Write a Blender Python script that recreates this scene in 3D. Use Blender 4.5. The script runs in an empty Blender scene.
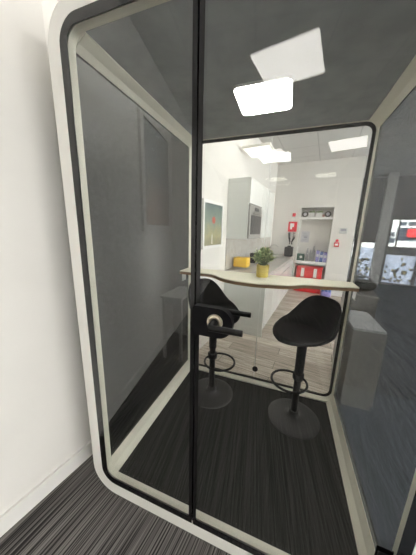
import bpy, bmesh, math, random
from mathutils import Vector, Matrix
random.seed(7)
scene = bpy.context.scene
COL = scene.collection
PI = math.pi

# ------------------------------------------------------------------ helpers
class MB:
    """collects shapes into one mesh object"""
    def __init__(s): s.bm = bmesh.new()
    def face(s, vs):
        try: return s.bm.faces.new(vs)
        except ValueError: return None
    def prism(s, pts, axis, a, b):
        """2D outline extruded along an axis: 'y' -> pts (x,z); 'z' -> (x,y); 'x' -> (y,z)"""
        def P(p, t):
            return {'y': (p[0], t, p[1]), 'z': (p[0], p[1], t), 'x': (t, p[0], p[1])}[axis]
        A = [s.bm.verts.new(P(p, a)) for p in pts]; B = [s.bm.verts.new(P(p, b)) for p in pts]
        n = len(pts)
        s.face(A); s.face(B)
        for i in range(n): s.face([A[i], A[(i+1) % n], B[(i+1) % n], B[i]])
        return s
    def ring(s, outer, inner, axis, a, b):
        def P(p, t):
            return {'y': (p[0], t, p[1]), 'z': (p[0], p[1], t), 'x': (t, p[0], p[1])}[axis]
        L = [[s.bm.verts.new(P(p, t)) for p in q] for q, t in ((outer, a), (inner, a), (inner, b), (outer, b))]
        n = len(outer)
        for k in range(4):
            X, Y = L[k], L[(k+1) % 4]
            for i in range(n): s.face([X[i], X[(i+1) % n], Y[(i+1) % n], Y[i]])
        return s
    def box(s, x0, x1, y0, y1, z0, z1, bev=0.0, seg=2):
        r = bmesh.ops.create_cube(s.bm, size=1)
        vs = r['verts']
        for v in vs:
            v.co = Vector(((x0+x1)/2 + v.co.x*(x1-x0), (y0+y1)/2 + v.co.y*(y1-y0), (z0+z1)/2 + v.co.z*(z1-z0)))
        if bev > 0:
            es = list({e for v in vs for e in v.link_edges})
            bmesh.ops.bevel(s.bm, geom=es, offset=bev, segments=seg, profile=.5, affect='EDGES')
        return s
    def lathe(s, prof, c=(0, 0, 0), n=32, axis='z'):
        """prof: (radius, height) pairs"""
        rings = []
        for r, h in prof:
            ring = []
            for i in range(n):
                t = 2*PI*i/n
                p = {'z': (r*math.cos(t), r*math.sin(t), h), 'y': (r*math.cos(t), h, r*math.sin(t)),
                     'x': (h, r*math.cos(t), r*math.sin(t))}[axis]
                ring.append(s.bm.verts.new((c[0]+p[0], c[1]+p[1], c[2]+p[2])))
            rings.append(ring)
        for A, B in zip(rings, rings[1:]):
            for i in range(n): s.face([A[i], A[(i+1) % n], B[(i+1) % n], B[i]])
        s.face(rings[0]); s.face(rings[-1])
        return s
    def tube(s, pts, r, n=10, closed=False):
        pts = [Vector(p) for p in pts]; m = len(pts)
        rs = r if isinstance(r, (list, tuple)) else [r]*m
        rings = []; up = Vector((0, 0, 1))
        for i, p in enumerate(pts):
            if closed: d = pts[(i+1) % m]-pts[i-1]
            else: d = pts[min(i+1, m-1)]-pts[max(i-1, 0)]
            d.normalize()
            a = d.cross(up)
            if a.length < 1e-3: a = d.cross(Vector((0, 1, 0)))
            a.normalize(); b = a.cross(d)
            rings.append([s.bm.verts.new(p+(a*math.cos(2*PI*j/n)+b*math.sin(2*PI*j/n))*rs[i]) for j in range(n)])
        rr_ = list(zip(rings, rings[1:]))
        if closed: rr_.append((rings[-1], rings[0]))
        for A, B in rr_:
            for j in range(n): s.face([A[j], A[(j+1) % n], B[(j+1) % n], B[j]])
        if not closed: s.face(rings[0]); s.face(rings[-1])
        return s
    def blob(s, c, rad, sub=2, squash=(1, 1, 1)):
        r = bmesh.ops.create_icosphere(s.bm, subdivisions=sub, radius=1)
        for v in r['verts']:
            v.co = Vector((c[0]+v.co.x*rad*squash[0], c[1]+v.co.y*rad*squash[1], c[2]+v.co.z*rad*squash[2]))
        return s
    def build(s, name, m, parent=None, smooth=None, bev=0.0):
        if bev > 0:
            es = [e for e in s.bm.edges if len(e.link_faces) == 2 and e.calc_face_angle(0) > .6]
            bmesh.ops.bevel(s.bm, geom=es, offset=bev, segments=2, profile=.5, affect='EDGES')
        bmesh.ops.recalc_face_normals(s.bm, faces=s.bm.faces[:])
        me = bpy.data.meshes.new(name); s.bm.to_mesh(me); s.bm.free()
        o = bpy.data.objects.new(name, me); COL.objects.link(o)
        if m: me.materials.append(m)
        if smooth:
            for p in me.polygons: p.use_smooth = True
            me.set_sharp_from_angle(angle=math.radians(smooth))
        if parent: o.parent = parent
        return o

def tag(o, label=None, cat=None, group=None, kind=None):
    if label: o['label'] = label
    if cat: o['category'] = cat
    if group: o['group'] = group
    if kind: o['kind'] = kind
    return o
def thing(name, label, cat, loc=(0, 0, 0), rz=0.0, group=None):
    o = bpy.data.objects.new(name, None); COL.objects.link(o)
    o.location = loc; o.rotation_euler = (0, 0, rz); o.empty_display_size = .1
    return tag(o, label, cat, group)
def struct(o): o['kind'] = 'structure'; return o
def copy_tree(o, parent=None):
    kids = [c for c in bpy.data.objects if c.parent == o]
    c = o.copy(); COL.objects.link(c)
    if parent: c.parent = parent
    for k in kids: copy_tree(k, c)
    return c
def rr(x0, x1, z0, z1, r, n=8):
    """rounded rectangle outline; r: one radius or (bl, br, tr, tl)"""
    R = r if isinstance(r, tuple) else (r,)*4
    out = []
    for (cx, cz, a0), q in zip(((x0, z0, PI), (x1, z0, 1.5*PI), (x1, z1, 0), (x0, z1, .5*PI)), R):
        ox = cx+q if cx == x0 else cx-q; oz = cz+q if cz == z0 else cz-q
        for i in range(n+1):
            t = a0+i*PI/2/n; out.append((ox+q*math.cos(t), oz+q*math.sin(t)))
    return out

# ------------------------------------------------------------------ materials
def mat(name, col, rough=.5, metal=0.0, emit=None, strength=1.0, spec=.5):
    m = bpy.data.materials.new(name); m.use_nodes = True
    b = m.node_tree.nodes['Principled BSDF']
    b.inputs['Base Color'].default_value = (*col, 1); b.inputs['Roughness'].default_value = rough
    b.inputs['Metallic'].default_value = metal
    b.inputs['Specular IOR Level'].default_value = spec
    if emit:
        b.inputs['Emission Color'].default_value = (*emit, 1); b.inputs['Emission Strength'].default_value = strength
    return m
def nt(m): return m.node_tree.nodes, m.node_tree.links, m.node_tree.nodes['Principled BSDF']
def noisy(name, c1, c2, scale=(30, 30, 30), rough=.7, rot=0.0, lo=.35, hi=.65, bump=0.0, detail=3, coord='pos', spec=.3):
    m = mat(name, c1, rough, spec=spec); N, L, b = nt(m)
    if coord == 'pos': g = N.new('ShaderNodeNewGeometry').outputs['Position']
    else: g = N.new('ShaderNodeTexCoord').outputs['Object']
    r_ = N.new('ShaderNodeMapping'); r_.inputs['Rotation'].default_value = (0, 0, rot)
    mp = N.new('ShaderNodeMapping'); mp.inputs['Scale'].default_value = scale
    nz = N.new('ShaderNodeTexNoise'); nz.inputs['Scale'].default_value = 1; nz.inputs['Detail'].default_value = detail
    rp = N.new('ShaderNodeValToRGB'); e = rp.color_ramp.elements
    e[0].position = lo; e[1].position = hi; e[0].color = (*c1, 1); e[1].color = (*c2, 1)
    L.new(g, r_.inputs['Vector']); L.new(r_.outputs[0], mp.inputs['Vector']); L.new(mp.outputs[0], nz.inputs['Vector'])
    L.new(nz.outputs['Fac'], rp.inputs['Fac']); L.new(rp.outputs['Color'], b.inputs['Base Color'])
    if bump:
        bp = N.new('ShaderNodeBump'); bp.inputs['Strength'].default_value = bump; bp.inputs['Distance'].default_value = .004
        L.new(nz.outputs['Fac'], bp.inputs['Height']); L.new(bp.outputs[0], b.inputs['Normal'])
    return m
def glass(name, tint, r0=.04, rough=0.0, grain=0.0, edge=1.0):
    """sheet glass: straight-through tint plus a Schlick reflection on each face"""
    m = bpy.data.materials.new(name); m.use_nodes = True; N = m.node_tree.nodes; L = m.node_tree.links; N.clear()
    out = N.new('ShaderNodeOutputMaterial'); mx = N.new('ShaderNodeMixShader')
    tr = N.new('ShaderNodeBsdfTransparent'); tr.inputs[0].default_value = (*tint, 1)
    gl = N.new('ShaderNodeBsdfGlossy'); gl.inputs['Roughness'].default_value = rough
    ge = N.new('ShaderNodeNewGeometry'); dp = N.new('ShaderNodeVectorMath'); dp.operation = 'DOT_PRODUCT'
    L.new(ge.outputs['Incoming'], dp.inputs[0]); L.new(ge.outputs['Normal'], dp.inputs[1])
    ab = N.new('ShaderNodeMath'); ab.operation = 'ABSOLUTE'; L.new(dp.outputs['Value'], ab.inputs[0])
    su = N.new('ShaderNodeMath'); su.operation = 'SUBTRACT'; su.inputs[0].default_value = 1; L.new(ab.outputs[0], su.inputs[1])
    po = N.new('ShaderNodeMath'); po.operation = 'POWER'; po.inputs[1].default_value = 5; L.new(su.outputs[0], po.inputs[0])
    ma = N.new('ShaderNodeMath'); ma.operation = 'MULTIPLY_ADD'; ma.inputs[1].default_value = (1-r0)*edge; ma.inputs[2].default_value = r0
    L.new(po.outputs[0], ma.inputs[0]); L.new(ma.outputs[0], mx.inputs[0])
    if grain:
        tc = N.new('ShaderNodeTexCoord'); nz = N.new('ShaderNodeTexNoise'); nz.inputs['Scale'].default_value = 45
        nz.inputs['Detail'].default_value = 1
        rp = N.new('ShaderNodeValToRGB'); e = rp.color_ramp.elements; e[0].position = .3; e[1].position = .7
        e[0].color = (*[c*(1-grain) for c in tint], 1); e[1].color = (*[c*(1+grain) for c in tint], 1)
        L.new(tc.outputs['Object'], nz.inputs['Vector']); L.new(nz.outputs['Fac'], rp.inputs['Fac'])
        L.new(rp.outputs[0], tr.inputs[0])
    L.new(tr.outputs[0], mx.inputs[1]); L.new(gl.outputs[0], mx.inputs[2]); L.new(mx.outputs[0], out.inputs[0])
    return m

RZ = -.1375                      # the room is turned a little against the booth
M = {}
M['wall'] = noisy('white_wall_paint', (.71, .69, .655), (.735, .715, .68), (3, 3, 3), .75, bump=.03)
M['skirt'] = mat('white_skirting_gloss', (.74, .73, .70), .35)
M['ceil'] = mat('ceiling_tile_white', (.74, .73, .71), .85)
M['frame_white'] = mat('booth_white_powder_coat', (.86, .845, .80), .45)
M['cream'] = mat('booth_cream_trim', (.76, .735, .62), .5)
M['frit'] = mat('black_glass_border', (.004, .004, .005), .12, spec=.6)
M['seal'] = mat('dark_grey_seal', (.03, .03, .033), .5)
M['felt'] = noisy('booth_ceiling_felt', (.31, .33, .335), (.37, .39, .40), (9, 9, 9), .9, bump=.05, spec=.1)
M['black'] = mat('black_plastic', (.005, .005, .006), .45, spec=.12)
M['blackmetal'] = mat('black_powder_coated_metal', (.007, .007, .007), .4, spec=.25)
M['basemetal'] = mat('dark_base_metal', (.018, .017, .016), .42, spec=.4)
M['steel'] = mat('brushed_steel', (.55, .54, .52), .3, 1.0)
M['rose'] = mat('satin_nickel_ring', (.62, .56, .44), .3, .7)
M['laminate'] = mat('cream_laminate', (.84, .81, .65), .4)
M['ply'] = noisy('plywood_edge', (.20, .12, .06), (.34, .21, .11), (4, 4, 300), .6)
M['glass'] = glass('clear_glass', (.98, .985, .98), .056)
M['glass_back'] = glass('low_glare_glass', (.985, .99, .985), .032, edge=.6)
M['tint'] = glass('dark_tinted_glass', (.485, .497, .505), .014, rough=.38, grain=.06, edge=.14)
M['led'] = mat('booth_lamp_diffuser', (1, 1, 1), .5, emit=(1, .99, .96), strength=28)
M['panel'] = mat('ceiling_panel_diffuser', (1, 1, 1), .5, emit=(1, .965, .90), strength=7.5)
M['panel_soft'] = mat('soft_panel_diffuser', (1, 1, 1), .5, emit=(1, .97, .92), strength=1.0)
M['panel_edge'] = mat('ceiling_panel_frame', (.8, .78, .7), .5)
M['gloss'] = mat('gloss_white_cabinet', (.69, .70, .675), .1)
M['cabside'] = mat('pale_grey_cabinet_side', (.72, .74, .71), .3)
M['carcass'] = mat('grey_carcass_board', (.22, .22, .21), .5)
M['worktop'] = noisy('grey_worktop', (.30, .28, .26), (.42, .40, .37), (60, 60, 60), .35)
M['splash'] = noisy('grey_splashback', (.42, .40, .36), (.5, .48, .44), (14, 14, 14), .25)
M['darkglass'] = mat('dark_oven_glass', (.03, .03, .034), .3, spec=.2)
M['ovensteel'] = mat('oven_grey_steel', (.33, .32, .30), .3, .6)
M['yellow'] = mat('yellow_enamel', (.80, .50, .025), .35)
M['gold'] = noisy('brushed_gold', (.60, .47, .10), (.78, .64, .20), (6, 6, 160), .35, coord='obj')
M['gold'].node_tree.nodes['Principled BSDF'].inputs['Metallic'].default_value = .75
M['soil'] = mat('dark_soil', (.03, .022, .015), .9)
M['leaf'] = noisy('green_leaf', (.13, .22, .08), (.36, .45, .22), (60, 60, 60), .5, coord='obj')
M['leafpale'] = mat('pale_leaf', (.62, .68, .36), .5)
M['stem'] = mat('green_stem', (.10, .16, .05), .6)
M['red'] = mat('red_plastic', (.62, .012, .016), .4)
M['redsign'] = mat('red_sign', (.70, .02, .035), .4)
M['white'] = mat('plain_white', (.78, .77, .75), .5)
M['paper'] = mat('printed_paper', (.55, .54, .58), .8)
M['print'] = mat('grey_print', (.30, .30, .34), .8)
M['greenbox'] = mat('dark_green_card', (.02, .09, .06), .5)
M['purple'] = mat('violet_wrap', (.25, .22, .50), .4)
M['blue'] = mat('blue_wrap', (.07, .12, .32), .4)
M['clear'] = glass('clear_plastic', (.86, .88, .9), .06)
M['bottlegreen'] = mat('green_bottle_plastic', (.01, .16, .06), .25)
M['desk'] = mat('grey_desk_top', (.62, .61, .58), .4)
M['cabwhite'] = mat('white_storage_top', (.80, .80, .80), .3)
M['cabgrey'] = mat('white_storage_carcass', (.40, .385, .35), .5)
M['carton'] = mat('warm_grey_box', (.30, .285, .26), .6)
M['bag'] = noisy('black_bag_cloth', (.008, .008, .009), (.025, .025, .03), (40, 40, 40), .8)
M['column'] = mat('grey_column_paint', (.74, .73, .71), .6)
M['farwall'] = mat('dim_grey_wall', (.60, .60, .61), .8)
M['mullion'] = mat('dark_window_frame', (.025, .027, .03), .4)
M['road'] = mat('pale_paving', (.35, .35, .35), .8)
M['facade'] = mat('pale_stone_facade', (.62, .62, .60), .8)
M['facadewin'] = mat('facade_window_glass', (.03, .045, .06), .1)
M['pictureframe'] = mat('pale_picture_frame', (.62, .60, .57), .5)

# carpet with tufted stripes along the room
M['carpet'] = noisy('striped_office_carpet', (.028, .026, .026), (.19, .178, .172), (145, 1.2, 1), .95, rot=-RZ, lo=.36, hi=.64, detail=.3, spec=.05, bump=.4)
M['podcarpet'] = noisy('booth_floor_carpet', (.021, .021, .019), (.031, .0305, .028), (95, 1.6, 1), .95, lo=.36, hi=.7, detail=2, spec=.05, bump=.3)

def wood():
    m = mat('grey_oak_planks', (.4, .36, .32), .45, spec=.3); N, L, b = nt(m)
    g = N.new('ShaderNodeNewGeometry'); mp = N.new('ShaderNodeMapping'); mp.inputs['Rotation'].default_value = (0, 0, -RZ)
    br = N.new('ShaderNodeTexBrick'); br.inputs['Scale'].default_value = 1
    br.inputs['Brick Width'].default_value = 1.15; br.inputs['Row Height'].default_value = .16
    br.inputs['Mortar Size'].default_value = .003; br.inputs['Bias'].default_value = 0
    br.inputs['Color1'].default_value = (.42, .375, .325, 1); br.inputs['Color2'].default_value = (.66, .60, .53, 1)
    br.inputs['Mortar'].default_value = (.16, .14, .125, 1)
    mp2 = N.new('ShaderNodeMapping'); mp2.inputs['Scale'].default_value = (4, 45, 1)
    nz = N.new('ShaderNodeTexNoise'); nz.inputs['Scale'].default_value = 1; nz.inputs['Detail'].default_value = 4
    rp = N.new('ShaderNodeValToRGB'); e = rp.color_ramp.elements; e[0].position = .3; e[1].position = .7
    e[0].color = (.55, .53, .51, 1); e[1].color = (1.12, 1.1, 1.08, 1)
    mx = N.new('ShaderNodeMix'); mx.data_type = 'RGBA'; mx.blend_type = 'MULTIPLY'; mx.inputs[0].default_value = 1
    L.new(g.outputs['Position'], mp.inputs['Vector']); L.new(mp.outputs[0], br.inputs['Vector'])
    L.new(mp.outputs[0], mp2.inputs['Vector']); L.new(mp2.outputs[0], nz.inputs['Vector']); L.new(nz.outputs['Fac'], rp.inputs['Fac'])
    L.new(br.outputs['Color'], mx.inputs[6]); L.new(rp.outputs[0], mx.inputs[7]); L.new(mx.outputs[2], b.inputs['Base Color'])
    return m
M['wood'] = wood()

def ceil_grid():
    m = M['ceil']; N, L, b = nt(m)
    g = N.new('ShaderNodeNewGeometry'); mp = N.new('ShaderNodeMapping'); mp.inputs['Rotation'].default_value = (0, 0, -RZ)
    br = N.new('ShaderNodeTexBrick'); br.offset = 0; br.inputs['Scale'].default_value = 1
    br.inputs['Brick Width'].default_value = .6; br.inputs['Row Height'].default_value = .6; br.inputs['Mortar Size'].default_value = .008
    for k, c in (('Color1', (.74, .73, .71)), ('Color2', (.72, .71, .69)), ('Mortar', (.52, .51, .50))): br.inputs[k].default_value = (*c, 1)
    L.new(g.outputs['Position'], mp.inputs['Vector']); L.new(mp.outputs[0], br.inputs['Vector']); L.new(br.outputs['Color'], b.inputs['Base Color'])
ceil_grid()

def frosted():
    """back-lit frosted film: translucent pale blue"""
    m = bpy.data.materials.new('frosted_window_film'); m.use_nodes = True; N = m.node_tree.nodes; L = m.node_tree.links; N.clear()
    out = N.new('ShaderNodeOutputMaterial'); mx = N.new('ShaderNodeMixShader'); mx.inputs[0].default_value = .3
    t = N.new('ShaderNodeBsdfTranslucent'); t.inputs[0].default_value = (.66, .74, .92, 1)
    d = N.new('ShaderNodeBsdfDiffuse'); d.inputs[0].default_value = (.7, .75, .85, 1)
    L.new(t.outputs[0], mx.inputs[1]); L.new(d.outputs[0], mx.inputs[2]); L.new(mx.outputs[0], out.inputs[0])
    return m
M['frost'] = frosted()

def picture_mat(name, kind):
    """soft blurred picture: object coords, y across 0..1, z up 0..1 (generated)"""
    m = mat(name, (.3, .3, .28), .5); N, L, b = nt(m)
    tc = N.new('ShaderNodeTexCoord'); sp = N.new('ShaderNodeSeparateXYZ'); L.new(tc.outputs['Generated'], sp.inputs[0])
    nz = N.new('ShaderNodeTexNoise'); nz.inputs['Scale'].default_value = 5; L.new(tc.outputs['Generated'], nz.inputs['Vector'])
    ad = N.new('ShaderNodeMath'); ad.operation = 'MULTIPLY_ADD'; ad.inputs[1].default_value = .45; L.new(nz.outputs['Fac'], ad.inputs[0]); L.new(sp.outputs['Z'], ad.inputs[2])
    rp = N.new('ShaderNodeValToRGB'); e = rp.color_ramp.elements
    if kind == 'green': stops = ((.15, (.20, .19, .12)), (.5, (.34, .31, .16)), (.8, (.19, .24, .19)), (1.2, (.08, .12, .12)))
    else: stops = ((.2, (.42, .27, .20)), (.55, (.38, .29, .24)), (.8, (.28, .32, .33)), (1.2, (.18, .24, .27)))
    mxp = 1.35
    e[0].position = stops[0][0]/mxp; e[0].color = (*stops[0][1], 1); e[1].position = stops[-1][0]/mxp; e[1].color = (*stops[-1][1], 1)
    for p_, c_ in stops[1:-1]:
        q = e.new(p_/mxp); q.color = (*c_, 1)
    dv = N.new('ShaderNodeMath'); dv.operation = 'DIVIDE'; dv.inputs[1].default_value = mxp
    L.new(ad.outputs[0], dv.inputs[0]); L.new(dv.outputs[0], rp.inputs['Fac']); L.new(rp.outputs[0], b.inputs['Base Color'])
    return m
M['art'] = picture_mat('olive_misty_print', 'green'); M['art2'] = picture_mat('brown_and_blue_print', 'brown')

# ------------------------------------------------------------------ frames of reference
K0 = Vector((.005, 2.258, 0)); UU = Vector((.9906, -.137, 0)); VV = Vector((.137, .9906, 0))
def KP(a, b, z=0.0): return K0+UU*a+VV*b+Vector((0, 0, z))
def room(name, label=None, cat=None, a=0.0, b=0.0, z=0.0, group=None):
    """a thing whose own axes are the room's (x across the kitchen, y away from the booth)"""
    return thing(name, label, cat, KP(a, b, z), RZ, group)
def place(o, a, b, z=0.0): o.location = KP(a, b, z); o.rotation_euler = (0, 0, RZ); return o
W, D = 1.268, 1.157
ZB, ZT = .105, 2.155             # glass opening of the booth
CEIL = 3.0

# ------------------------------------------------------------------ the room
def slab(name, m, pts, z0, z1): return struct(MB().prism(pts, 'z', z0, z1).build(name, m))
slab('floor', M['carpet'], [(-3, -7.2), (9, -7.2), (9, 9), (-3, 9)], -.1, 0)
wk = [KP(-.62, -.98), KP(1.74, -.98+.0), KP(1.74, 3.35), KP(-.62, 3.35)]
slab('floor_kitchen', M['wood'], [(p.x, p.y) for p in (KP(-.15, -1.02), KP(1.42, -.80), KP(1.74, 3.3), KP(-.15, 3.3))], .0005, .004)
M['carpet2'] = noisy('daylit_blue_grey_carpet', (.125, .136, .15), (.205, .218, .24), (120, 1.4, 1), .95, rot=-RZ, lo=.42, hi=.66, detail=.5, spec=.05)  # blue-grey carpet, colour brightened to stand in for strong daylight
slab('floor_office', M['carpet2'], [(1.372, -1.5), (9, -1.5), (9, 9), (1.9, 9), (1.372, 1.2)], .0003, .002)
slab('ceiling', M['ceil'], [(-3, -7.2), (9, -7.2), (9, 9), (-3, 9)], CEIL, CEIL+.1)

def wall_run(name, m, pts, t, h0=0.0, h1=CEIL, side=1):
    """vertical wall following a plan polyline; thickness t to the left of travel"""
    P = [Vector((p[0], p[1])) for p in pts]; out = []
    for i, p in enumerate(P):
        d0 = (P[i]-P[i-1]).normalized() if i else (P[1]-P[0]).normalized()
        d1 = (P[i+1]-P[i]).normalized() if i < len(P)-1 else d0
        n = Vector((-(d0+d1).y, (d0+d1).x)).normalized()
        c = max(.35, n.dot(Vector((-d0.y, d0.x))))
        out.append(p+n*(side*t/c))
    poly = [(p.x, p.y) for p in P]+[(q.x, q.y) for q in reversed(out)]
    return MB().prism(poly, 'z', h0, h1).build(name, m)
# left wall in front of the booth and (slightly set back) beside it
LW = [(-1.53, -7.0), (-.267, .125), (-.317, .135), (-.632, 1.885)]
struct(wall_run('wall_left', M['wall'], LW, .15))
struct(wall_run('baseboard_left', M['skirt'], [(-1.45, -6.5), (-.266, .126)], -.014, 0, .1))
struct(wall_run('baseboard_left.001', M['skirt'], [(-.316, .14), (-.628, 1.87)], -.014, 0, .1))
struct(wall_run('wall_kitchen', M['wall'], [(-.632, 1.885), (-.17, 1.79), tuple(KP(0, -.73).xy), tuple(KP(0, 3.3).xy)], .10))
# back wall of the kitchen with the open recess
NA, NB, NZ = .63, 1.31, 2.01     # recess left, right, top
def kbox(a0, a1, b0, b1, z0, z1, bev=0.0):
    q = MB(); q.box(a0, a1, b0, b1, z0, z1, bev); return q
wb = MB(); wb.box(-.1, NA, 2.95, 3.3, 0, CEIL); wb.box(NB, 1.76, 2.95, 3.3, 0, CEIL); wb.box(NA, NB, 2.95, 3.3, NZ, CEIL)
wb.box(NA, NB, 3.26, 3.3, 0, NZ)
o = struct(place(wb.build('wall_back', M['wall']), 0, 0))
o = struct(place(MB().box(1.66, 1.76, 3.3, 5.2, 0, CEIL).build('wall_passage', M['farwall']), 0, 0))
struct(place(MB().box(NB+.012, 1.76, 2.936, 2.95, 0, .09).build('baseboard_back', M['skirt']), 0, 0))
tr = MB()
for a0, a1, z0, z1 in ((NA-.022, NA, 0, NZ+.022), (NB, NB+.022, 0, NZ+.022), (NA, NB, NZ, NZ+.022)): tr.box(a0, a1, 2.938, 2.95, z0, z1)
struct(place(tr.build('trim_1', M['skirt']), 0, 0))
# far glazed front of the office
FB = 5.2
M['far'] = mat('slate_grey_wall', (.15, .153, .165), .8)
fw = MB()
for a0, a1, z0, z1 in ((1.76, 1.95, 0, CEIL), (1.95, 2.60, 1.24, CEIL), (2.60, 2.80, 0, CEIL), (2.80, 4.60, 1.90, CEIL),
                       (2.80, 4.6, .92, 1.06), (4.6, 8.0, 0, CEIL)):
    fw.box(a0, a1, FB, FB+.15, z0, z1)
struct(place(fw.build('wall_far', M['far']), 0, 0))
wr = MB()
for b0, b1, z0, z1 in ((-9.5, FB+.15, 0, .75), (-9.5, FB+.15, 2.75, CEIL), (-9.5, -9.0, .75, 2.75), (4.0, FB+.15, .75, 2.75)): wr.box(8.0, 8.15, b0, b1, z0, z1)
struct(place(wr.build('wall_right', M['farwall']), 0, 0))
wq = room('window_4'); struct(wq)  # unseen window band added to bring daylight in from the right
q = MB(); q.ring([(-9, .75), (4, .75), (4, 2.75), (-9, 2.75)], [(-8.94, .81), (3.94, .81), (3.94, 2.69), (-8.94, 2.69)], 'x', 8.04, 8.11)
for k in range(1, 9): q.box(8.045, 8.105, -9+k*13/9-.03, -9+k*13/9+.03, .81, 2.69)
q.build('window_frame', M['mullion'], wq); MB().box(8.07, 8.08, -8.94, 3.94, .81, 2.69).build('pane', M['glass'], wq)
# wall behind the photographer with a low ribbon of glazing
fr = MB()
fr.box(-3, 9, -7.15, -7.0, 0, CEIL)
struct(fr.build('wall_front', M['wall']))

def window(n, a0, a1, z0, z1, pane_mat, film=None, bars=()):
    w = room('window_%d' % n, None, None, 0, 0); struct(w)
    f = MB(); t = .045
    f.ring([(a0, z0), (a1, z0), (a1, z1), (a0, z1)], [(a0+t, z0+t), (a1-t, z0+t), (a1-t, z1-t), (a0+t, z1-t)], 'y', FB+.04, FB+.10)
    for (x0, x1, y0, y1) in bars: f.box(x0, x1, FB+.045, FB+.095, y0, y1)
    f.build('window_frame', M['mullion'], w)
    MB().box(a0+t, a1-t, FB+.066, FB+.074, z0+t, z1-t).build('pane', pane_mat, w)
    if film: film(w, a0+t, a1-t, z0+t, z1-t)
    return w
def film(w, a0, a1, z0, z1):
    """frosted film with scattered dark and ochre hexagons, denser in the lower half"""
    q = MB(); q.face([q.bm.verts.new(p) for p in ((a0+.004, FB+.06, z0+.004), (a1-.004, FB+.06, z0+.004), (a1-.004, FB+.06, z1-.004), (a0+.004, FB+.06, z1-.004))])
    q.build('frosted_film', M['frost'], w)
    rnd = random.Random(int(a0*100)); dk = MB(); oc = MB()
    def hexa(mb, x, z, r, y):
        mb.prism([(x+r*math.cos(PI/6+k*PI/3), z+r*math.sin(PI/6+k*PI/3)) for k in range(6)], 'y', y, y+.002)
    n = int((a1-a0)*(z1-z0)*62)
    for i in range(n):
        t = rnd.random()**1.6; z = z0+.06+(z1-z0)*.62*t+(.25 if rnd.random() < .12 else 0)
        x = rnd.uniform(a0+.05, a1-.05); r = rnd.uniform(.028, .042)
        hexa(dk, x, z, r, FB+.054)
        if rnd.random() < .55: hexa(oc, x+rnd.uniform(-.03, .03), z+.028, r*.8, FB+.0515)
    dk.build('hexagon_print', mat('dark_hexagon', (.03, .03, .035), .7), w); oc.build('ochre_hexagon_print', mat('ochre_hexagon', (.55, .42, .12), .7), w)
window(1, 1.95, 2.60, 0, 1.24, M['glass'], lambda w, a0, a1, z0, z1: film(w, a0, a1, z0, z1-.15))
window(2, 2.80, 4.60, 0, .92, M['glass'], film, bars=((3.52, 3.60, 0, .92),))
window(3, 2.80, 4.60, 1.06, 1.90, M['glass'], bars=((3.0, 3.03, 1.06, 1.9), (3.62, 3.66, 1.06, 1.9)))
# support column
struct(place(MB().box(2.47, 2.68, 4.70, 4.91, 0, CEIL).build('column', M['column']), 0, 0))

# street outside the far windows
struct(place(MB().box(-4, 12, FB+.2, FB+12, -.12, -.02).build('street', M['road']), 0, 0))
bl = thing('building', 'pale building with dark windows seen through the far upper window', 'building', KP(4.2, 10.5), RZ)
q = MB(); q.box(-5, 5, 0, 3, 0, 4.2); q.build('facade', M['facade'], bl)
for x0, x1, z0, z1 in ((-.36, -.15, 1.36, 1.56), (-.33, -.10, 1.06, 1.29), (-.05, .22, 1.86, 2.0), (.30, .62, 1.86, 2.02), (-.95, -.6, 1.3, 2.1), (1.2, 1.7, 1.1, 2.0), (2.1, 2.6, 1.1, 2.0), (-1.9, -1.4, 1.1, 2.0)):
    MB().box(x0, x1, -.03, -.002, z0, z1).build('facade_window', M['facadewin'], bl)
MB().box(-.08, .95, -.03, -.002, 1.18, 1.75).build('shopfront_glass', M['facadewin'], bl)
tag(MB().box(.28, .95, -.12, -.04, 1.33, 1.70, .01).build('shop_sign', M['red']), 'red sign board on the pale building outside the far window', 'sign')
o = bpy.data.objects['shop_sign']; o.location = bl.location; o.rotation_euler = (0, 0, RZ)

# ------------------------------------------------------------------ ceiling panels
def ceiling_panel(x, y, rz, label, group='square ceiling light panels'):
    t = thing('ceiling_light', label, 'ceiling light', (x, y, CEIL), rz, group)
    MB().ring([(-.3, -.3), (.3, -.3), (.3, .3), (-.3, .3)], [(-.282, -.282), (.282, -.282), (.282, .282), (-.282, .282)], 'z', -.014, -.001).build('frame', M['panel_edge'], t)
    MB().box(-.281, .281, -.281, .281, -.010, -.002).build('diffuser', M['panel'], t)
    return t
for x, y, rz, lb in (
        (.665, -1.80, .2, 'square ceiling light panel mirrored in the booth door beside the booth lamp'),
        (.30, -4.35, .2, 'square ceiling light panel mirrored above the kitchen wall cabinets'),
        (1.64, -4.13, .25, 'square ceiling light panel mirrored above the wall recess')):
    ceiling_panel(x, y, rz, lb)
for a, b in ((1.05, .70), (1.05, -.15), (1.70, -.30), (1.70, -1.0), (-.2, -2.0)):  # unseen panels added to brighten the kitchen and the gap beside the booth
    p = KP(a, b); ceiling_panel(p.x, p.y, RZ, 'square ceiling light panel added out of view above the booth roof as fill light', 'added fill light panels above the booth')
for a, b in ((3.2, -3.2), (5.6, -1.5), (5.6, -5.0), (5.2, 2.2), (-.6, -7.4), (3.2, -1.5), (4.4, .3), (4.4, -1.5), (4.4, -3.2), (4.6, -5.0)):  # more unseen panels added to raise the general light level
    p = KP(a, b); ceiling_panel(p.x, p.y, RZ, 'unseen square ceiling light panel added as fill over the open office beside the booth', 'added fill light panels over the open office')

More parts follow.
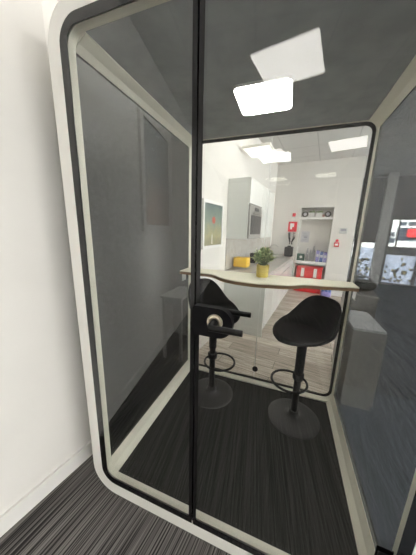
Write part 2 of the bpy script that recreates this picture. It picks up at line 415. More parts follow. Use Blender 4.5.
pq = room('ceiling_light', 'suspended square light panel above the kitchen wall cabinets', 'ceiling light', .245, .52, 2.55)
MB().ring([(-.19, -.23), (.19, -.23), (.19, .23), (-.19, .23)], [(-.18, -.22), (.18, -.22), (.18, .22), (-.18, .22)], 'z', 0, .03).build('frame', M['panel_edge'], pq)
MB().box(-.179, .179, -.219, .219, .003, .028).build('diffuser', M['panel_soft'], pq)
for x in (-.15, .15): MB().tube([(x, 0, .0285), (x, 0, .449)], .0015, 6).build('wire', M['steel'], pq)
# ------------------------------------------------------------------ the booth
pod = thing('office_booth', 'white framed glass office booth with black edged panes and dark tinted sides', 'booth')
def front_ring(y0, y1, name, e=.097):
    return MB().ring(rr(-e, W+e, ZB-min(e+.008, ZB), ZT+e, .145 if e > .09 else .10), rr(-.037, W+.037, ZB-.037, ZT+.037, .085), 'y', y0, y1).build(name, M['frame_white'], pod, 40)
front_ring(-.0018, .05, 'front_frame'); front_ring(D+.0005, D+.012, 'rear_frame', .048)
# fixed front pane with its black printed border
SX = .5155                       # joint between fixed pane and door
fx = MB().prism(rr(-.037, SX-.002, ZB-.037, ZT+.037, (.085, .002, .002, .085)), 'y', 0, .010).build('front_pane', M['glass'], pod)
MB().ring(rr(-.0368, SX-.003, ZB-.0368, ZT+.0368, (.085, .002, .002, .085)), rr(0, SX-.019, ZB, ZT, (.048, .012, .012, .048)), 'y', -.0012, -.0004).build('black_border', M['frit'], fx)
MB().box(SX-.0075, SX+.0075, .0102, .0109, ZB-.036, ZT+.036).build('door_seal', M['frit'], pod)
# glass door
dr = MB().prism(rr(SX+.002, W+.037, ZB-.037, ZT+.037, (.002, .085, .085, .002)), 'y', 0, .010).build('door', M['glass'], pod)
MB().ring(rr(SX+.003, W+.0368, ZB-.0368, ZT+.0368, (.002, .085, .085, .002)), rr(SX+.019, W, ZB, ZT, (.012, .048, .048, .012)), 'y', -.0012, -.0004).build('black_border', M['frit'], dr)
for zc in (.318, 1.93):
    h = MB(); h.box(W-.052, W+.03, -.012, -.0014, zc-.075, zc+.075, .004); h.box(W-.05, W+.0, .0105, .0135, zc-.075, zc+.075, .001)
    h.tube([(W+.024, -.010, zc-.078), (W+.024, -.010, zc+.078)], .008)
    tag(h.build('hinge', M['black'], dr, 40), 'black metal hinge plate')
# lock: D shaped case on both faces, nickel ring, lever each side
LZ = 1.145
cas = rr(SX+.004, .668, LZ-.062, LZ+.05, (.012, .055, .055, .012), 10)
lk = MB(); lk.prism(cas, 'y', -.030, -.0014); lk.prism(rr(SX+.02, .655, LZ-.058, LZ+.012, (.012, .035, .035, .012), 10), 'y', .0136, .030)
lk.build('lock_case', M['black'], dr, 40, bev=.004)
rs = MB(); rs.lathe([(.017, -.038), (.021, -.0405), (.028, -.038), (.029, -.031), (.017, -.031), (.017, -.038)], (.605, 0, LZ), 32, 'y')
tag(rs.build('lock_ring', M['rose'], dr, 50), 'satin nickel ring round the lever')
for y0, yl, x0 in ((-.031, -.082, .605), (.031, .085, .605)):
    lv = MB(); lv.lathe([(.0135, y0), (.0135, yl*.7+y0*.3), (.010, yl)], (x0, 0, LZ), 20, 'y')
    lv.tube([(x0-.004, yl, LZ), (x0+.02, yl, LZ), (x0+.07, yl*1.0, LZ), (x0+.108, yl, LZ)], [.0115, .011, .0105, .0105], 12)
    lv.build('door_lever', M['blackmetal'], dr, 50)
# cream inner rings, front and rear
MB().ring(rr(-.075, W+.075, ZB-.045, ZT+.075, .11), rr(-.014, W+.014, ZB-.016, ZT+.010, .06), 'y', .0140, .046).build('front_trim', M['cream'], pod, 40)
MB().ring(rr(-.034, W+.034, ZB-.045, ZT+.075, .08), rr(-.020, W+.020, ZB-.019, ZT+.022, .065), 'y', 1.095, 1.150).build('rear_trim', M['cream'], pod, 40)
# side rails, tinted side panes
for s in (0, 1):
    fX = (lambda x: x) if s == 0 else (lambda x: W-x)
    MB().prism([(fX(x), z) for x, z in ((-.034, .055), (.021, .055), (.021, .081), (-.004, .112), (-.019, .165), (-.034, .165))], 'y', .046, 1.095).build('side_kick_rail', M['cream'], pod)
    MB().prism([(fX(x), z) for x, z in ((-.034, 2.118), (-.019, 2.118), (.004, 2.138), (.042, 2.158), (.042, 2.2), (-.034, 2.2))], 'y', .046, 1.095).build('side_top_rail', M['cream'], pod)
    xa, xb = sorted((fX(-.030), fX(-.022)))
    MB().box(xa, xb, .046, 1.095, .1655, 2.1175).build('side_pane', M['tint'], pod)
# floor, base and ceiling of the booth
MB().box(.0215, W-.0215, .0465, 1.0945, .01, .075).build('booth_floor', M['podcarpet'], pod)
MB().box(.0425, W-.0425, .0465, 1.0945, 2.164, 2.2).build('booth_ceiling', M['felt'], pod)
MB().box(-.034, W+.034, .0515, 1.0945, 2.201, 2.245, .004).build('roof', M['frame_white'], pod)
# rear glass: two panes with a fine joint, black border, joint clamp
JX = .636
for x0, x1, r in ((-.037, JX-.0022, (.085, .002, .002, .085)), (JX+.0022, W+.037, (.002, .085, .085, .002))):
    MB().prism(rr(x0, x1, ZB-.037, ZT+.037, r), 'y', D+.001, D+.009).build('rear_pane', M['glass_back'], pod)
MB().box(JX-.0020, JX+.0020, D+.001, D+.009, ZB, ZT).build('pane_joint', mat('pale_joint_sealant', (.75, .76, .74), .3), pod)
MB().ring(rr(-.0365, W+.0365, ZB-.0365, ZT+.0365, .085), rr(0, W, ZB, ZT, .048), 'y', D-.003, D).build('black_border', M['frit'], pod)
MB().lathe([(.02, D+.0005), (.025, D-.002), (.025, D-.014), (.021, D-.02)], (.643, 0, .197), 24, 'y').build('glass_clamp', M['black'], pod, 40)

# booth lamp
lp = thing('ceiling_lamp', 'bright white square lamp with rounded corners on the booth ceiling', 'lamp', (.625, .652, 2.164))
MB().prism(rr(-.138, .138, -.138, .138, .03), 'z', -.0145, -.0122).build('diffuser', M['led'], lp, 40)
MB().prism(rr(-.144, .144, -.144, .144, .034), 'z', -.012, -.0005).build('housing', M['white'], lp, 40)

# ------------------------------------------------------------------ wavy counter
ct = thing('counter', 'cream counter with wavy front edge and plywood rim across the booth', 'counter', (0, 0, 1.115))
fp = [(-.019, .915), (.06, .910), (.13, .908), (.19, .910), (.245, .908), (.30, .882), (.36, .825), (.42, .785), (.49, .758), (.564, .744), (.662, .742), (.765, .764), (.83, .778), (.885, .803), (.935, .848), (.985, .866), (1.074, .876), (1.17, .899), (1.24, .915), (W+.018, .921)]
def smooth(pts, n=4):
    out = []
    for i in range(len(pts)-1):
        p0, p1, p2, p3 = pts[max(i-1, 0)], pts[i], pts[i+1], pts[min(i+2, len(pts)-1)]
        for k in range(n):
            t = k/n
            out.append(tuple(.5*((2*p1[j])+(-p0[j]+p2[j])*t+(2*p0[j]-5*p1[j]+4*p2[j]-p3[j])*t*t+(-p0[j]+3*p1[j]-3*p2[j]+p3[j])*t**3) for j in (0, 1)))
    out.append(pts[-1]); return out
plan = smooth(fp)+[(W+.018, 1.092), (-.019, 1.092)]
MB().prism(plan, 'z', -.006, 0).build('tabletop', M['laminate'], ct)
MB().prism(plan, 'z', -.028, -.0062).build('plywood_rim', M['ply'], ct)
for x0, sgn in ((-.0205, 1), (W+.0205, -1)):
    b_ = MB(); xs = sorted((x0+sgn*.001, x0+sgn*.005)); b_.box(xs[0], xs[1], .955, 1.03, -.10, -.029)
    xs = sorted((x0+sgn*.001, x0+sgn*.07)); b_.box(xs[0], xs[1], .955, 1.03, -.033, -.0285)
    b_.build('bracket', M['steel'], ct)

# ------------------------------------------------------------------ bar stools
def make_stool(label):
    t = thing('bar_stool', label, 'bar stool', (0, 0, .075), 0, 'black bar stools at the booth counter')
    MB().lathe([(.185, 0), (.186, .004), (.178, .008), (.15, .011), (.09, .015), (.055, .021), (.038, .034), (.034, .07)], n=48).build('base', M['basemetal'], t, 50)
    p = MB(); p.lathe([(.0245, .0705), (.0245, .46)], n=24); p.build('gas_lift', M['blackmetal'], t, 50)
    p = MB(); p.lathe([(.026, .385), (.031, .395), (.033, .65), (.06, .66), (.06, .67)], n=24); p.build('post', M['black'], t, 50)
    # foot loop in front of the post (local +x is the sitter's front)
    pts = []
    for k in range(25):
        a = -PI*.86+k*(2*PI*.86)/24
        pts.append((.088+.118*math.cos(a), .122*math.sin(a), .345))
    fr_ = MB(); fr_.tube([(.0, -.02, .37)]+pts+[(.0, .02, .37)], .0085, 10); fr_.lathe([(.034, .335), (.039, .339), (.039, .38), (.034, .385)], n=24)
    fr_.build('footrest', M['blackmetal'], t, 60)
    # bucket seat: one moulded shell that rises into a low wrapped back
    s = MB(); NT, NR = 56, 16; rows = []
    def sst(x): x = max(0, min(1, x)); return x*x*(3-2*x)
    for j in range(NR+1):
        row = []
        for i in range(NT):
            th = 2*PI*i/NT; cs, sn = math.cos(th), math.sin(th)
            tt = j/NR
            back = sst((-cs+.20)/.75)                       # 0 in front .. 1 behind
            hh = .030*sst((-cs+.5)/.9)+.205*sst((-cs-.06)/.98)
            Rx = .205 if cs > 0 else .150; Ry = .185
            pan = min(tt/.66, 1.0); up = max(0, (tt-.58)/.42)
            ext = up*(.026*(1-back)+.045*back)
            x = cs*(Rx*pan+ext*1.15); y = sn*(Ry*pan+ext*(.9-.5*back))
            z = .016*pan**2*abs(sn)**2+hh*up**.92+(1-back)*(.018*up*abs(sn)-.028*up**2*max(cs, 0))
            z += .012*pan**3*back
            row.append(s.bm.verts.new((x*.94, y*.94, .706+z*.95)))
        rows.append(row)
        if j == 0: pass
    c0 = s.bm.verts.new((0, 0, .706))
    for v in rows[0]: s.bm.verts.remove(v)
    for i in range(NT): s.face([c0, rows[1][i], rows[1][(i+1) % NT]])
    for A, B in zip(rows[1:], rows[2:]):
        for i in range(NT): s.face([A[i], B[i], B[(i+1) % NT], A[(i+1) % NT]])
    bmesh.ops.recalc_face_normals(s.bm, faces=s.bm.faces[:])
    bmesh.ops.solidify(s.bm, geom=s.bm.faces[:], thickness=.016)
    s.build('seat_shell', M['black'], t, 60)
    m_ = MB(); m_.box(-.08, .08, -.08, .08, .6705, .690, .004); m_.build('seat_plate', M['blackmetal'], t)
    l_ = MB(); l_.tube([(.0, -.06, .664), (.02, -.13, .658), (.03, -.19, .648)], .005, 8); l_.build('height_lever', M['blackmetal'], t, 60)
    return t
st = make_stool('black bar stool right of the door lock, bucket seat and round base in full view')
st.location = (.984, .838, .075); st.rotation_euler = (0, 0, math.radians(224))
s2 = copy_tree(st); s2['label'] = 'black bar stool half hidden behind the door lock and stile'
s2.location = (.315, .855, .075); s2.rotation_euler = (0, 0, math.radians(-30))

for ch in [o for o in bpy.data.objects if o.parent == s2]:          # this one is raised further on its lift
    if ch.name.split('.')[0] in ('seat_shell', 'seat_plate', 'height_lever', 'post'): ch.location.z += .04
# ------------------------------------------------------------------ plant on the counter
pl = thing('potted_plant', 'small bushy green plant in a gold pot on the wavy counter', 'plant', (.655, .985, 1.115))
MB().lathe([(.040, 0), (.0445, .002), (.048, .094), (.045, .094), (.0435, .080)], n=36).build('pot', M['gold'], pl, 40)
MB().lathe([(.0430, .0765), (.0432, .0795), (.01, .083)], n=24).build('soil', M['soil'], pl)
rnd = random.Random(3); stems = MB(); lv = MB(); lp2 = MB()
def leaf(mb, p, d, L_, w):
    d = d.normalized(); sd = d.cross(Vector((0, 0, 1)))
    sd = Vector((1, 0, 0)) if sd.length < .05 else sd.normalized()
    up = sd.cross(d)
    row = []
    for t, ww, dz in ((0, .15, 0), (.3, .9, .06), (.6, 1, .08), (.85, .6, .03), (1, .05, -.05)):
        c = p+d*L_*t+up*dz*L_
        row.append((mb.bm.verts.new(c-sd*w*ww), mb.bm.verts.new(c+up*(-.12*w)), mb.bm.verts.new(c+sd*w*ww)))
    for A, B in zip(row, row[1:]):
        mb.face([A[0], A[1], B[1], B[0]]); mb.face([A[1], A[2], B[2], B[1]])
for i in range(95):
    az = rnd.uniform(0, 2*PI); el = rnd.uniform(.12, 1.5)
    d = Vector((math.cos(az)*math.cos(el), math.sin(az)*math.cos(el), math.sin(el)))
    R_ = rnd.uniform(.060, .096)
    p0 = Vector((math.cos(az)*.012, math.sin(az)*.012, .080)); tip = Vector((0, 0, .125))+Vector((d.x*R_, d.y*R_, d.z*R_*.95))
    mid = (p0+tip)/2+Vector((0, 0, .012)); stems.tube([p0, mid, tip], .0012, 5)
    for k in range(8):
        t = .35+.65*k/7; b0 = p0.lerp(mid, t*2) if t < .5 else mid.lerp(tip, t*2-1)
        dd = Vector((d.x+rnd.uniform(-1, 1), d.y+rnd.uniform(-1, 1), d.z+rnd.uniform(-.7, .8)))
        leaf(lp2 if rnd.random() < .40 else lv, b0, dd, rnd.uniform(.018, .030), rnd.uniform(.007, .011))
stems.build('stems', M['stem'], pl); lv.build('leaves', M['leaf'], pl); lp2.build('pale_leaves', M['leafpale'], pl)

# ------------------------------------------------------------------ kitchen
def door_front(q, name, x, y0, y1, z0, z1, parent, m=None):
    return MB().box(x, x+.018, y0+.005, y1-.005, z0+.005, z1-.005, .0015, 1).build(name, m or M['gloss'], parent)
UZ0, UZ1 = 1.345, 2.115
wl = [(0, .62), (.62, 1.03), (1.03, 1.43)]
labs = ['white wall cabinet around the built-in oven, nearest the booth', 'white gloss wall cabinet just beyond the oven cabinet', 'white gloss wall cabinet at the far end of the kitchen run']
for (b0, b1), lb in zip(wl, labs):
    c = room('wall_cabinet', lb, 'cabinet', 0, b0, 0, 'white wall cabinets')
    w_ = b1-b0
    if b0 == 0:
        q = MB(); q.box(.003, .29, .001, .019, UZ0, UZ1); tag(q.build('side_panel', M['cabside'], c), 'pale grey end panel')
        q = MB()
        for z0, z1 in ((UZ0, UZ0+.014), (1.792, 1.808), (UZ1-.018, UZ1)): q.box(.003, .29, .0195, w_-.019, z0, z1)
        q.box(.003, .29, w_-.018, w_-.001, UZ0, UZ1); q.box(.003, .008, .0195, w_-.019, UZ0+.015, UZ1-.019)
        q.build('carcass', M['carcass'], c)
        door_front(None, 'door', .291, 0, w_, 1.80, UZ1, c)
    else:
        MB().box(.003, .29, .001, w_-.001, UZ0, UZ1).build('carcass', M['carcass'], c)
        d_ = door_front(None, 'door', .291, 0, w_, UZ0, UZ1, c)
ov = room('oven', 'grey steel built-in oven in the kitchen wall cabinet', 'oven', .30, .31, 1.36)
MB().box(-.26, -.002, -.285, .285, .003, .425).build('body', M['ovensteel'], ov)
MB().box(-.001, .018, -.298, .298, .0, .43, .002, 1).build('fascia', M['ovensteel'], ov)
MB().box(.0185, .024, -.24, .24, .05, .30).build('door_glass', M['darkglass'], ov)
MB().tube([(.045, -.22, .325), (.045, .22, .325)], .008, 8).build('handle', M['steel'], ov)
MB().box(.0185, .021, -.10, .10, .36, .405).build('display', M['darkglass'], ov)
bl_ = [(0, .6), (.6, 1.2), (1.2, 1.8), (1.8, 2.4), (2.4, 2.81)]
bn = ['white gloss base cabinet with pale grey end panel facing the booth', 'white gloss base cabinet second from the booth', 'white gloss base cabinet third from the booth', 'white gloss base cabinet fourth from the booth', 'white gloss base cabinet at the far end beside the wall recess']
for (b0, b1), lb in zip(bl_, bn):
    c = room('base_cabinet', lb, 'cabinet', 0, b0, 0, 'white base cabinets'); w_ = b1-b0
    MB().box(.004, .575, .02 if b0 == 0 else .001, w_-.001, .10, .858).build('carcass', M['carcass'], c)
    MB().box(.004, .53, .02 if b0 == 0 else .001, w_-.001, .005, .0995).build('plinth', M['gloss'], c)
    if b0 == 0: tag(MB().box(.004, .594, .0, .019, .005, .858).build('side_panel', M['cabside'], c), 'pale grey end panel')
    d0 = .02 if b0 == 0 else 0
    for k, (z0, z1) in enumerate(((.105, .70), (.715, .84))):
        dd = door_front(None, 'door' if k == 0 else 'drawer', .576, d0, w_, z0, z1, c)
tag(place(MB().box(.003, .61, -.004, 2.815, .860, .90, .003, 1).build('worktop', M['worktop']), 0, 0), 'grey worktop running along the white base cabinets', 'worktop')
struct(place(MB().box(.0005, .008, 0, 2.82, .9005, UZ0-.001).build('trim_2', M['splash']), 0, 0))

art = room('framed_picture', 'framed misty olive picture with a red disc on the kitchen wall', 'picture', 0, -.43, 1.24)
MB().ring([(-.265, 0), (.265, 0), (.265, .545), (-.265, .545)], [(-.232, .034), (.232, .034), (.232, .511), (-.232, .511)], 'x', .001, .022).build('frame', M['white'], art)
MB().box(.002, .012, -.231, .231, .035, .510).build('print', M['art'], art)
q = MB(); q.lathe([(.042, .0125), (.042, .0132)], (0, .01, .33), 28, 'x'); tag(q.build('red_disc', mat('painted_red', (.48, .07, .04), .6), art), 'red painted disc')
q = MB(); q.prism([(-.04, .05), (-.01, .05), (-.015, .15), (-.025, .18), (-.036, .15)], 'x', .0125, .0132); tag(q.build('pale_figure', mat('painted_white', (.62, .60, .52), .6), art), 'pale painted figure')

ya = room('toaster', 'yellow box-shaped appliance on a wire base at the near end of the worktop', 'toaster', .145, .30, .90)
MB().box(-.105, .105, -.085, .085, .022, .165, .016, 3).build('body', M['yellow'], ya, 40)
q = MB()
for y in (-.075, .075): q.tube([(-.115, y, .004), (.115, y, .004)], .004, 6); q.tube([(-.115, y, .018), (.115, y, .018)], .003, 6)
for x in (-.11, -.04, .04, .11): q.tube([(x, -.08, .011), (x, .08, .011)], .003, 6)
q.build('wire_base', M['steel'], ya, 60)
kb_ = room('storage_box', 'small black upright box on the worktop behind the yellow appliance', 'box', .13, .95, .90)
MB().box(-.05, .06, -.05, .05, 0, .17, .008).build('body', M['black'], kb_); MB().box(-.045, .055, -.045, .045, .1705, .176).build('lid', M['blackmetal'], kb_)
tap = room('kitchen_tap', 'chrome kitchen tap on the worktop behind the plant', 'tap', .20, 1.95, .90)
q = MB(); q.lathe([(.03, 0), (.03, .01), (.015, .018), (.013, .05)], n=20); q.build('base', M['steel'], tap, 50)
q = MB(); q.tube([(0, 0, .05), (0, 0, .22), (.02, 0, .26), (.07, 0, .285), (.13, 0, .27), (.16, 0, .235)], .011, 10); q.build('spout', M['steel'], tap, 60)
MB().tube([(0, .0, .12), (0, -.07, .15)], .007, 8).build('lever', M['steel'], tap, 60)
snk = room('sink', 'steel sink set into the grey worktop by the tap', 'sink', .34, 2.0, .90)
MB().ring(rr(-.17, .17, -.25, .25, .03), rr(-.155, .155, -.235, .235, .03), 'z', .0008, .004).build('rim', M['steel'], snk)
MB().prism(rr(-.154, .154, -.234, .234, .03), 'z', .0006, .0015).build('basin', M['ovensteel'], snk)
bt = room('bottle', 'green bottle with red cap standing on the worktop', 'bottle', .16, 1.62, .90)
MB().lathe([(.034, 0), (.036, .01), (.036, .13), (.016, .175), (.016, .195)], n=20).build('body', M['bottlegreen'], bt, 40)
MB().lathe([(.019, .1955), (.019, .235), (.015, .238)], n=16).build('cap', M['red'], bt, 40)
rk = room('dish_rack', 'white wire dish rack on the worktop beyond the tap', 'dish rack', .28, 2.48, .90)
q = MB()
for z in (.01, .12): q.tube([(-.2, -.13, z), (.08, -.13, z), (.08, .13, z), (-.2, .13, z)], .005, 6, True)
for x in (-.2, -.13, -.06, .01, .08): q.tube([(x, -.13, .12), (x, -.13, .01), (x, .13, .01), (x, .13, .12)], .003, 6)
q.build('wire_frame', M['white'], rk, 60)
bm_ = room('kitchen_appliance', 'black box-shaped appliance at the far end of the worktop', 'appliance', .50, 2.55, .90)
MB().box(-.085, .085, -.11, .11, 0, .21, .012).build('body', M['black'], bm_, 40)
MB().lathe([(.04, .2105), (.045, .225), (.03, .24)], (0, 0, 0), 20).build('lid', M['blackmetal'], bm_, 40)
# safety things on the back wall
sg = room('fire_sign', 'red square fire sign with white pictogram left of the wall recess', 'sign', .475, 2.948, 1.455)
MB().box(-.10, .10, -.008, 0, 0, .235, .003, 1).build('plate', M['redsign'], sg)
q = MB(); q.prism([(-.055, .055), (-.005, .055), (-.005, .11), (.035, .11), (.035, .195), (-.055, .195)], 'y', -.0095, -.0083); q.build('pictogram', M['white'], sg)
cp_ = room('alarm_sounder', 'small red and white alarm unit above the red fire sign', 'alarm', .487, 2.948, 1.73)
MB().box(-.035, .035, -.03, 0, 0, .075, .006).build('strobe', M['white'], cp_); MB().box(-.035, .035, -.05, 0, .080, .16, .012).build('sounder', M['redsign'], cp_)
hk = room('hanging_straps', 'black straps hanging from hooks below the red fire sign', 'straps', .475, 2.948, 1.15)
q = MB()
for x in (-.07, -.045, .04, .07): q.tube([(x, -.02, .29), (x+.012, -.025, .17), (x*.4, -.03, .06), (x*.5, -.03, .0)], .011, 6)
q.build('strap', M['black'], hk, 60)
for x in (-.055, .055): MB().box(x-.02, x+.02, -.03, 0, .275, .30).build('hook', M['steel'], hk)
th = room('thermostat', 'small grey thermostat on the white wall right of the recess', 'thermostat', 1.545, 2.948, 1.44)
MB().box(-.075, .075, -.025, 0, 0, .125, .006).build('case', mat('thermostat_grey', (.5, .51, .5), .4), th); MB().box(-.05, .05, -.0265, -.0253, .06, .105).build('display', M['print'], th)
ca = room('call_point', 'red fire alarm call point on the wall below the thermostat', 'call point', 1.455, 2.948, 1.145)
MB().box(-.05, .05, -.04, 0, 0, .1, .006).build('case', M['redsign'], ca); MB().box(-.03, .03, -.0415, -.0403, .03, .075).build('window', M['white'], ca)
MB().box(-.028, .028, -.03, 0, .11, .165, .004).build('cover', M['redsign'], ca)

# shelves in the recess
def shelf(z0, z1, lb):
    s = tag(place(MB().box(NA+.001, NB-.001, 2.955, 3.258, z0, z1, .002, 1).build('recess_shelf', M['white']), 0, 0), lb, 'shelf', 'shelves in the wall recess')
shelf(1.75, 1.80, 'upper white shelf in the wall recess, holding small pots')
shelf(.70, .76, 'lower white shelf in the wall recess above the red crates')
def pot(a, z, kind, lb):
    if kind == 'round':
        t = room('round_jar', lb, 'jar', a, 3.10, z, 'small pots on the upper recess shelf')
        MB().lathe([(.035, -.04), (.066, -.03), (.07, 0), (.066, .03), (.035, .04)], (0, 0, .071), 24, 'y').build('body', mat('dark_brown_jar', (.05, .04, .03), .4), t, 50)
        MB().lathe([(.03, -.0410), (.038, -.0430), (.03, -.045)], (0, 0, .071), 20, 'y').build('pale_face', M['paper'], t, 50)
    else:
        t = room('planter_box', lb, 'planter', a, 3.10, z, 'small pots on the upper recess shelf')
        MB().box(-.06, .06, -.05, .05, 0, .105, .006).build('box', M['white'], t)
        q = MB(); r_ = random.Random(int(a*1000))
        for i in range(60):
            leaf(q, Vector((r_.uniform(-.06, .06), r_.uniform(-.045, .045), .1055)), Vector((r_.uniform(-1, 1), r_.uniform(-1, 1), r_.uniform(.3, 1.2))), r_.uniform(.03, .06), .011)
        q.build('leaves', M['leaf'], t)
pot(.715, 1.80, 'round', 'dark round jar with pale face at the left of the upper recess shelf')
pot(.86, 1.80, 'box', 'left white planter box with green leaves on the upper recess shelf')
pot(1.02, 1.80, 'box', 'right white planter box with green leaves on the upper recess shelf')
pot(1.20, 1.80, 'round', 'dark round jar with pale face at the right of the upper recess shelf')
cc = room('candle', 'small pink candle beside the right round jar in the recess', 'candle', 1.115, 3.05, 1.80)
MB().lathe([(.024, 0), (.024, .06), (.02, .06)], n=16).build('wax', mat('pink_wax', (.55, .30, .25), .6), cc, 40)
ppr = room('notice', 'printed notice sheet pinned inside the wall recess', 'notice', .76, 3.255, 1.20)
MB().box(-.095, .095, -.003, 0, 0, .27).build('sheet', M['paper'], ppr)
q = MB()
for x0, x1, z0, z1 in ((-.05, .03, .20, .215), (-.06, .06, .16, .172), (-.03, .05, .10, .15), (-.06, .05, .06, .07), (-.05, .02, .035, .043)): q.box(x0, x1, -.0042, -.0032, z0, z1)
q.build('print', M['print'], ppr)
gb = room('carton', 'dark green carton with a white dot on the lower recess shelf', 'box', .725, 3.09, .76)
MB().box(-.085, .085, -.06, .06, 0, .165, .004).build('box', M['greenbox'], gb); MB().lathe([(.032, -.0606), (.032, -.0616)], (.01, 0, .09), 20, 'y').build('label', M['white'], gb)
for k, (a, b, h) in enumerate(((.865, 3.08, .34), (.935, 3.12, .30), (1.0, 3.07, .40))):
    t = room('clear_bottle', 'clear bottle on the lower recess shelf, ' + ('beside the green carton', 'middle one of three', 'tallest of three, beside the violet pack')[k], 'bottle', a, b, .76, 'clear bottles on the lower recess shelf')
    MB().lathe([(.026, 0), (.03, .006), (.03, h*.62), (.012, h*.8), (.012, h*.92)], n=18).build('body', M['clear'], t, 40)
    MB().lathe([(.015, h*.925), (.015, h), (.01, h)], n=14).build('cap', M['white'], t)
for k, (a, m_, h, lb) in enumerate(((1.10, 'purple', .27, 'violet pack on the lower recess shelf beside the bottles'), (1.185, 'blue', .25, 'dark blue pack between the violet pack and the recess side'), (1.265, 'purple', .24, 'violet pack on the lower recess shelf against the recess side'))):
    t = room('pack', lb, 'pack', a, 3.07, .76, 'wrapped packs on the lower recess shelf')
    MB().box(-.036, .036, -.06, .06, 0, h, .006).build('wrapper', M[m_], t)
    MB().box(-.028, .028, -.0615, -.0605, h*.45, h*.7).build('label', M['paper'], t)
# red crates under the shelf
def crate(name, lb, z, h, w, straps, b):
    t = room(name, lb, 'crate', .96, b, z, 'red crates under the recess shelf')
    q = MB(); q.ring(rr(-w, w, -.15, .15, .02), rr(-w+.012, w-.012, -.138, .138, .015), 'z', 0, h); q.box(-w+.011, w-.011, -.139, .139, .002, .014)
    q.build('shell', M['red'], t, 40)
    q = MB(); q.ring(rr(-w-.01, w+.01, -.16, .16, .025), rr(-w-.0005, w+.0005, -.1505, .1505, .02), 'z', h-.03, h); q.build('rim', M['red'], t, 40)
    if straps:
        for x in (-.14, .14):
            l = MB().box(x-.035, x+.035, -.1625, -.1512, h*.42, h*.93, .002, 1).build('white_tag', M['white'], t)
        for s in (-1, 1):
            q = MB(); q.tube([(s*.22, -.158, h*.25), (s*.20, -.17, h*.40), (s*.08, -.17, h*.42), (s*.06, -.158, h*.25)], .007, 6)
            q.build('handle', M['seal'], t, 60)
    return t
crate('crate', 'lower red crate standing on the kitchen floor', 0.004, .20, .30, False, 3.08)
crate('crate', 'upper red crate with two white tags under the recess shelf', .21, .42, .285, True, 3.08)
pb = room('water_pack', 'blue and violet shrink-wrapped bottles on the floor beside the red crates', 'pack', 1.38, 2.80, .004)
q = MB()
for x in (-.07, 0, .07):
    for y in (-.04, .04): q.lathe([(.03, 0), (.032, .01), (.032, .15), (.013, .19), (.013, .215)], (x, y, 0), 14)
q.build('bottles', M['blue'], pb, 40)
MB().box(-.105, .105, -.076, .076, .002, .12, .02, 2).build('wrap', M['purple'], pb, 40)

# ------------------------------------------------------------------ left of the booth: desk and picture on the wall
dk = thing('desk', 'pale grey desk seen through the dark left side pane', 'desk', (-.425, 1.235, 0), 0)
MB().box(0, .26, 0, .46, .725, .75, .003, 1).build('desk_top', M['desk'], dk)
for x, y in ((.015, .02), (.22, .02), (.015, .41), (.22, .41)):
    MB().box(x, x+.028, y, y+.028, 0, .7245).build('leg', M['desk'], dk)
MB().box(.044, .219, .03, .045, .66, .7245).build('apron', M['desk'], dk)
pc = thing('framed_picture', 'tall framed picture seen through the dark left side pane', 'picture', (-.5375, 1.39, 1.43), math.radians(10.2))
MB().ring([(-.375, 0), (.375, 0), (.375, 1.04), (-.375, 1.04)], [(-.315, .06), (.315, .06), (.315, .98), (-.315, .98)], 'x', .004, .03).build('frame', M['pictureframe'], pc)
MB().box(.005, .014, -.314, .314, .061, .979).build('print', M['art2'], pc)
MB().box(.020, .023, -.314, .314, .061, .979).build('glazing', M['glass'], pc)

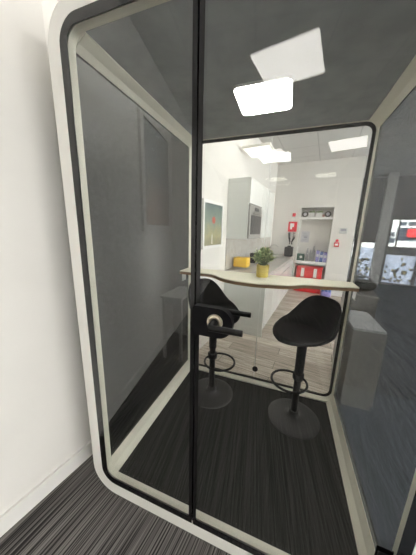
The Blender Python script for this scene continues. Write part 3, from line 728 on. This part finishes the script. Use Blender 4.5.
# ------------------------------------------------------------------ right of the booth: storage
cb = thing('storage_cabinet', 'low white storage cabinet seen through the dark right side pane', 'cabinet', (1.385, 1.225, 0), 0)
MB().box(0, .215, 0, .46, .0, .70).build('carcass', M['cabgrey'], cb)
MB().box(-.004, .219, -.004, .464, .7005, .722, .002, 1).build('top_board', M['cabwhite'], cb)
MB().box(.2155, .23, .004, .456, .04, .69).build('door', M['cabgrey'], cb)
bx = thing('document_box', 'warm grey box behind the low white cabinet, right of the booth', 'box', (1.42, 1.74, 0), RZ)
MB().box(0, .26, 0, .42, 0, .83, .004, 1).build('body', M['carton'], bx); MB().box(-.005, .265, -.005, .425, .8305, .87, .003, 1).build('lid', M['carton'], bx)
bg = thing('handbag', 'black bag lying on the warm grey box right of the booth', 'bag', (1.60, 1.97, .87), RZ)
q = MB(); q.blob((0, 0, .058), .17, 3, (.75, .85, .34)); q.build('body', M['bag'], bg, 80)
q = MB(); q.tube([(-.09, -.02, .07), (-.05, -.03, .14), (.04, -.03, .15), (.09, -.02, .07)], .010, 8); q.build('handle', M['bag'], bg, 60)

# ------------------------------------------------------------------ sun, sky, camera, view
sd = bpy.data.lights.new('Sun', 'SUN'); sd.energy = 22; sd.angle = .01; so = bpy.data.objects.new('Sun', sd); COL.objects.link(so)
so.rotation_euler = (math.radians(48), 0, RZ+.0)
so.location = (0, 0, 12)
w = bpy.data.worlds.new('World'); scene.world = w; w.use_nodes = True
bgn = w.node_tree.nodes['Background']
bgn.inputs[0].default_value = (1.0, .985, .96, 1); bgn.inputs[1].default_value = 15

cd = bpy.data.cameras.new('Camera'); cam = bpy.data.objects.new('Camera', cd); COL.objects.link(cam)
F = 218.743
cd.sensor_fit = 'AUTO'; cd.sensor_width = 36; cd.lens = F*36/555; cd.clip_start = .02
R_ = Vector((.93921019, .34241276, .02525302)); U_ = Vector((-.09719811, .19462253, .97605051)); V_ = Vector((-.32929734, .91917113, -.21607334))
mtx = Matrix((( R_.x, U_.x, -V_.x, .82095656), (R_.y, U_.y, -V_.y, -.71772381), (R_.z, U_.z, -V_.z, 1.46448427), (0, 0, 0, 1)))
cam.matrix_world = mtx
scene.camera = cam
scene.view_settings.view_transform = 'Standard'; scene.view_settings.look = 'None'
scene.view_settings.gamma = 1; scene.view_settings.use_curve_mapping = False
scene.view_settings.exposure = .03
c = scene.cycles
c.use_denoising = True
c.max_bounces = 14; c.transparent_max_bounces = 32; c.glossy_bounces = 6; c.diffuse_bounces = 5
c.sample_clamp_indirect = 8
c.caustics_reflective = False; c.caustics_refractive = False
